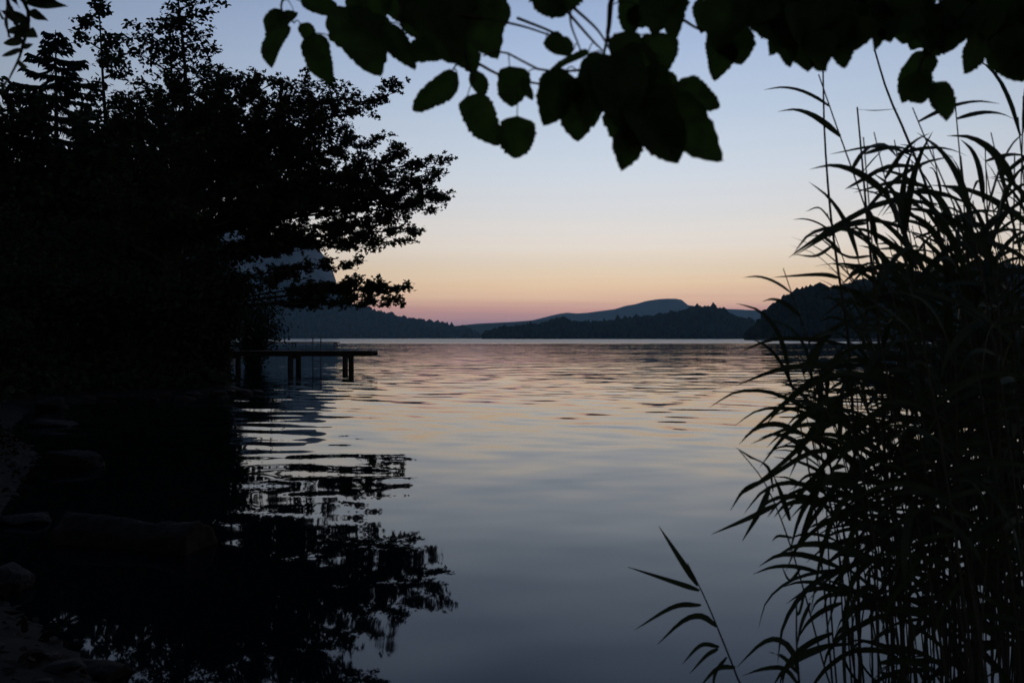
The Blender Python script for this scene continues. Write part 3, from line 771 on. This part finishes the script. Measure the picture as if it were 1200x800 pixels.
wpos = np.array([tuple(p) for p in wpos]); wpos = wpos[wpos[:, 2] > 2.1 + .46 * np.maximum(wpos[:, 1], 0)]
foliage('crown', wpos, .16, M['willow'], willow, wl_base, 'oval', .3, 8)
for run, lv in (
    ([(-120,-160,1.9),(-20,-40,1.95),(32,8,2.0),(26,60,2.0),(12,92,2.0)],
     [(32,8,70,4,14),(34,14,58,26,10),(30,30,44,44,14),(28,36,6,38,10),(30,26,2,14,14),(22,62,2,66,8),(20,58,40,52,8),(26,44,4,52,10),(33,2,80,8,12),(20,70,34,80,9),(12,90,2,112,10),(30,20,16,48,12),(31,16,50,18,8)]),
    ([(-120,-160,1.9),(-40,-60,1.9),(4,-12,1.9),(18,30,1.9)],
     [(0,-14,-8,20,14),(8,-8,26,10,14),(10,0,2,24,14),(16,20,8,44,10),(4,-10,40,-4,16),(18,28,30,46,10),(14,10,44,4,10),(-20,-40,10,-26,14)])):
    c = spline([P(*p) for p in run], 20)
    br = MB().tube(c, [.008 - .00032 * i for i in range(20)], 6).build('branch', M['twig'], willow, True, wl_base)
    for (bx, by, tx, ty_, wpx) in lv:
        base = P(bx, by, 2.0 + wl_rng.uniform(-.03, .03)); near = min(c, key=lambda p: (p - base).length)
        tip = P(tx, ty_, 2.0 + wl_rng.uniform(-.05, .05))
        V, F = leaf_blade(wl_rng, near, tip, wpx / FPX * 2.0, 9, .1, .2, False, round_=.5)
        mesh_obj('leaf', [v - wl_base for v in V], F, M['willow'], br, True)

# ------------------------------------------------------------------ reeds on the right
def blade(pts, width, n=9, twist=0.0, fold=.35):
    """a reed leaf along a curve: narrow, folded on its midrib, pointed"""
    c = spline(pts, n); V, F = [], []
    for i, p in enumerate(c):
        t = i / (n - 1)
        a = (c[min(i + 1, n - 1)] - c[max(i - 1, 0)]).normalized()
        s = a.cross(Vector((math.sin(twist), -math.cos(twist), .35)))
        s.normalize(); w = s.cross(a)
        hw = width / 2 * min(1, .42 + t * 3.2) * (1 - max(0, (t - .3) / .7) ** 1.7) + .0005
        V += [p - s * hw + w * hw * fold, p, p + s * hw + w * hw * fold]
    for i in range(n - 1):
        for q in (0, 1): a = i * 3 + q; F.append((a, a + 1, a + 4, a + 3))
    return V, F

def reed_proto(seed, H, nl, lean, bow=.5, bare=.28, llen=.5, broken=False):
    rng = random.Random(seed)
    st = spline([(0, 0, -.35), (-lean * .12, rng.uniform(-.05, .05), H * .34), (-lean * .45, rng.uniform(-.08, .08), H * .7), (-lean, rng.uniform(-.12, .12), H)], 14)
    mb = MB().tube(st, [.0052 * (1 - .62 * i / 13) for i in range(14)], 6)
    leaves = []
    for k in range(nl):
        f = bare + (.99 - bare) * (k + rng.uniform(.1, .9)) / nl
        q = f * 13; i = min(int(q), 12); p = st[i].lerp(st[i + 1], q - i)
        ax = (st[i + 1] - st[i]).normalized()
        # leaves turn downwind (to the left) more often than not
        an = math.pi + rng.gauss(0, .8) if rng.random() < .64 else rng.uniform(-1.2, 1.2)
        dv = Vector((math.cos(an), math.sin(an) * .8, 0))
        L = llen * rng.uniform(.6, 1.2) * (1 - .3 * abs(f - .6))
        hi = max(0, min(1, (f - bare) / (1 - bare)))
        a0 = R(-18 + 76 * hi + rng.gauss(0, 17)); a1 = a0 - R(rng.uniform(15, 50) + bow * 38 * (1 - .4 * hi))
        q_ = p.copy(); path = [p]
        for m_ in range(4):
            am = a0 + (a1 - a0) * (m_ / 3) ** 1.5
            q_ = q_ + (dv * math.cos(am) + Vector((0, 0, math.sin(am)))) * L / 4; path.append(q_.copy())
        leaves.append(blade(path, rng.uniform(.015, .026), 10, rng.uniform(-.9, .9)))
    return mb, leaves
protos = []
def make_proto(seed, *a, **k):
    mb, leaves = reed_proto(seed, *a, **k)
    me = bpy.data.meshes.new('stem'); me.from_pydata([tuple(v) for v in mb.v], [], mb.f); me.materials.append(M['reed_stem'])
    me.polygons.foreach_set('use_smooth', np.ones(len(me.polygons), dtype=bool))
    lm = []
    for V, F in leaves:
        l = bpy.data.meshes.new('leaf'); l.from_pydata([tuple(v) for v in V], [], F); l.materials.append(M['reed_leaf'])
        l.polygons.foreach_set('use_smooth', np.ones(len(l.polygons), dtype=bool)); lm.append(l)
    return me, lm
pr = random.Random(300)
for k in range(16):
    H = pr.uniform(1.9, 2.7)
    protos.append(make_proto(200 + k, H, pr.randint(7, 10), pr.uniform(.02, .28), pr.uniform(.3, .8), pr.uniform(.30, .48), pr.uniform(.38, .5)))
short = [make_proto(240 + k, pr.uniform(1.45, 1.95), pr.randint(6, 8), pr.uniform(.05, .30), pr.uniform(.4, .9), .32, pr.uniform(.36, .48)) for k in range(8)]
def place_reed(proto, loc, rz, sc_, label, group=None, tilt=(0, 0)):
    t = thing('reed', loc, label, 'reed', group)
    t.rotation_euler = (tilt[0], tilt[1], rz); t.scale = (sc_, sc_, sc_)
    st, lm = proto
    link('stem', st, t)
    for l in lm: link('leaf', l, t)
    return t
rr = random.Random(1234)
cnt = 0
def reed_at(px, d, kind, s=None, rz=None):
    global cnt
    x = (px - 600) / FPX * d
    zg = min(gz(x, d), .05)
    pool = protos if kind == 'tall' else short
    if px > 1100 and kind == 'tall': lab, grp = 'tall reed in the dense black stand at the right edge', 'tall reeds at the right edge'
    elif px > 1100: lab, grp = 'shorter drooping reed low in the black stand at the right edge', 'short reeds at the right edge'
    elif px > 1020: lab, grp = 'leafy reed in the middle of the stand on the right', 'reeds in the middle of the stand'
    else: lab, grp = 'leafy reed leaning out on the open water side of the stand', 'reeds on the water side of the stand'
    place_reed(rr.choice(pool), (x, d, max(zg, -.3)), rz if rz is not None else rr.gauss(0, .6), s or rr.uniform(.88, 1.1), lab, grp, (rr.gauss(0, .04), rr.gauss(-.03, .05)))
    cnt += 1
for k in range(118):                       # dense stand at the right edge and beyond
    d = rr.uniform(2.4, 4.6)
    reed_at(1240 - 125 * rr.random() ** 1.1 + (rr.random() < .3) * 70, d, 'tall')
for k in range(11):
    d = rr.uniform(2.7, 4.4); reed_at(rr.uniform(1040, 1115), d, 'tall', rr.uniform(.80, .95))
for k in range(30):
    d = rr.uniform(2.6, 4.2); reed_at(rr.uniform(1000, 1180), d, 'short', rr.uniform(.85, 1.08))
for k in range(7):
    d = rr.uniform(2.8, 3.6); reed_at(rr.uniform(985, 1040), d, 'short', rr.uniform(.95, 1.08), rr.gauss(0, .25))

def own_reed(label, stem, leaves, d, r=.0045, name='reed'):
    """a reed that stands out: stem and leaves follow the photograph; (px, py) points on a reed d metres away"""
    pts = [P(px, py, d) for px, py in stem]
    foot = pts[0]; base = Vector((foot.x + .02, foot.y, 0)); base.z = max(min(gz(base.x, base.y), .05), -.3)
    t = thing(name, base, label, 'reed')
    c = spline([base - Vector((0, 0, .1))] + pts, 18)
    MB().tube(c, [r * (1 - .6 * i / 17) for i in range(18)], 6).build('stem', M['reed_stem'], t, True, base)
    g = random.Random(len(label))
    for lf in leaves:
        w = lf[-1]; q = [P(px, py, d + .07 * g.uniform(-1, 1) * (i > 0)) for i, (px, py) in enumerate(lf[:-1])]
        V, F = blade(q, w, 10, g.uniform(-.4, .4))
        mesh_obj('leaf', [v - base for v in V], F, M['reed_leaf'], t, True)
own_reed('lone arching reed bending over the open water at bottom centre', [(876,830),(866,798),(845,745),(826,700),(806,660)], [
    [(818,686),(798,656),(772,616),.020],[(820,692),(790,682),(735,664),.018],[(822,709),(790,711),(744,738),.017],[(840,734),(822,722),(800,728),(770,756),.020],
    [(843,758),(822,756),(800,778),.014],[(842,760),(828,768),(808,790),.014],[(862,782),(840,784),(818,808),.016],[(852,770),(838,790),(836,820),.012]], 2.75, .0045)
own_reed('short broken reed stalk standing in front of the stand', [(940,850),(937,800),(934,750),(934,706)], [
    [(936,790),(928,762),(910,749),(890,756),(864,782),.020],[(938,806),(920,784),(894,784),(870,792),.016],[(934,788),(918,770),(900,764),.014]], 2.7, .006)
own_reed('slanting reed reaching far left out of the stand', [(985,850),(966,780),(942,690),(920,620),(896,565),(866,527)], [
    [(906,576),(900,548),(880,536),(862,524),.014],[(896,562),(872,574),(856,598),.014],[(902,572),(890,600),(870,634),.020],[(926,610),(916,580),(906,556),.018],[(912,590),(880,606),(834,626),.018],
    [(938,640),(950,600),(968,550),.020],[(930,630),(912,628),(905,634),.010],[(940,664),(926,680),(916,662),.010],[(944,690),(936,720),(932,704),.010],[(950,706),(940,730),(934,760),.012]], 2.85, .0042)
own_reed('tall bare reed stalk rising highest against the sky', [(1010,850),(1004,600),(996,420),(984,330),(973,250),(966,160),(964,84)], [
    [(975,262),(960,244),(944,248),.008],[(984,326),(960,322),(905,325),.018],[(978,286),(956,300),(930,298),.012]], 3.1, .0078)
own_reed('snapped reed stalk with a thin crossbar of leaf at its tip', [(1050,850),(1040,600),(1030,400),(1018,280),(1010,190),(1004,126)], [
    [(1005,129),(1025,130),(1052,128),.004],[(1012,200),(1024,186),(1034,176),.005],[(1016,262),(985,268),(930,300),.020],[(1022,300),(990,300),(950,270),.012]], 3.2, .0080)
own_reed('long curved reed stem sweeping up into the hazel leaves', [(1130,850),(1120,600),(1116,400),(1098,260),(1066,170),(1040,110),(1024,58)], [
    [(1072,184),(1030,172),(972,181),.015],[(1080,196),(1040,196),(1005,214),(990,222),.018],[(1090,220),(1050,214),(1000,226),.020],[(1098,240),(1040,236),(985,262),(950,284),(924,302),.022]], 3.0, .0080)
own_reed('reed with a fan of long blades drooping left at lake level', [(1080,850),(1056,640),(1030,520),(1005,450),(975,400)], [
    [(1000,430),(960,428),(910,434),(862,452),.026],[(990,440),(950,450),(910,480),(872,512),.022],[(1000,462),(960,474),(920,510),(890,548),.022],[(1010,486),(965,500),(920,540),(872,578),.022],
    [(990,404),(950,398),(905,398),(868,412),.018],[(1020,510),(980,530),(945,570),(915,610),.022],[(1030,540),(990,560),(955,605),(925,655),.022],[(960,440),(930,462),(895,500),.018],[(985,470),(950,505),(925,560),.020]], 2.9, .0048)
own_reed('reed whose lower blades hang straight down beside the water gap', [(1070,850),(1040,700),(1010,580),(985,520),(965,470)], [
    [(1000,556),(970,560),(940,600),(925,650),.022],[(1010,580),(985,590),(965,640),(950,720),.022],[(1020,610),(1000,620),(985,680),(966,750),.022],[(990,530),(950,530),(900,560),(868,580),.018],[(976,496),(930,500),(880,520),.016],[(1030,650),(1000,680),(990,740),.020]], 2.8, .0046)

# ------------------------------------------------------------------ evening haze over the lake
hb = MB().box(-6600, 6600, -320, 7600, -4.2, 700)
haze = hb.build('haze', bpy.data.materials.new('evening_haze'))
hm = haze.data.materials[0]; hm.use_nodes = True
for n_ in list(hm.node_tree.nodes):
    if n_.type == 'BSDF_PRINCIPLED': hm.node_tree.nodes.remove(n_)
pv = hm.node_tree.nodes.new('ShaderNodeVolumePrincipled')
pv.inputs['Color'].default_value = (0.45, 0.76, 1.0, 1)
pv.inputs['Density'].default_value = 8.2e-5
pv.inputs['Anisotropy'].default_value = 0.4
hm.node_tree.links.new(pv.outputs[0], hm.node_tree.nodes['Material Output'].inputs['Volume'])
tag(haze, 'thin blue evening haze over the lake', 'haze', kind='stuff')
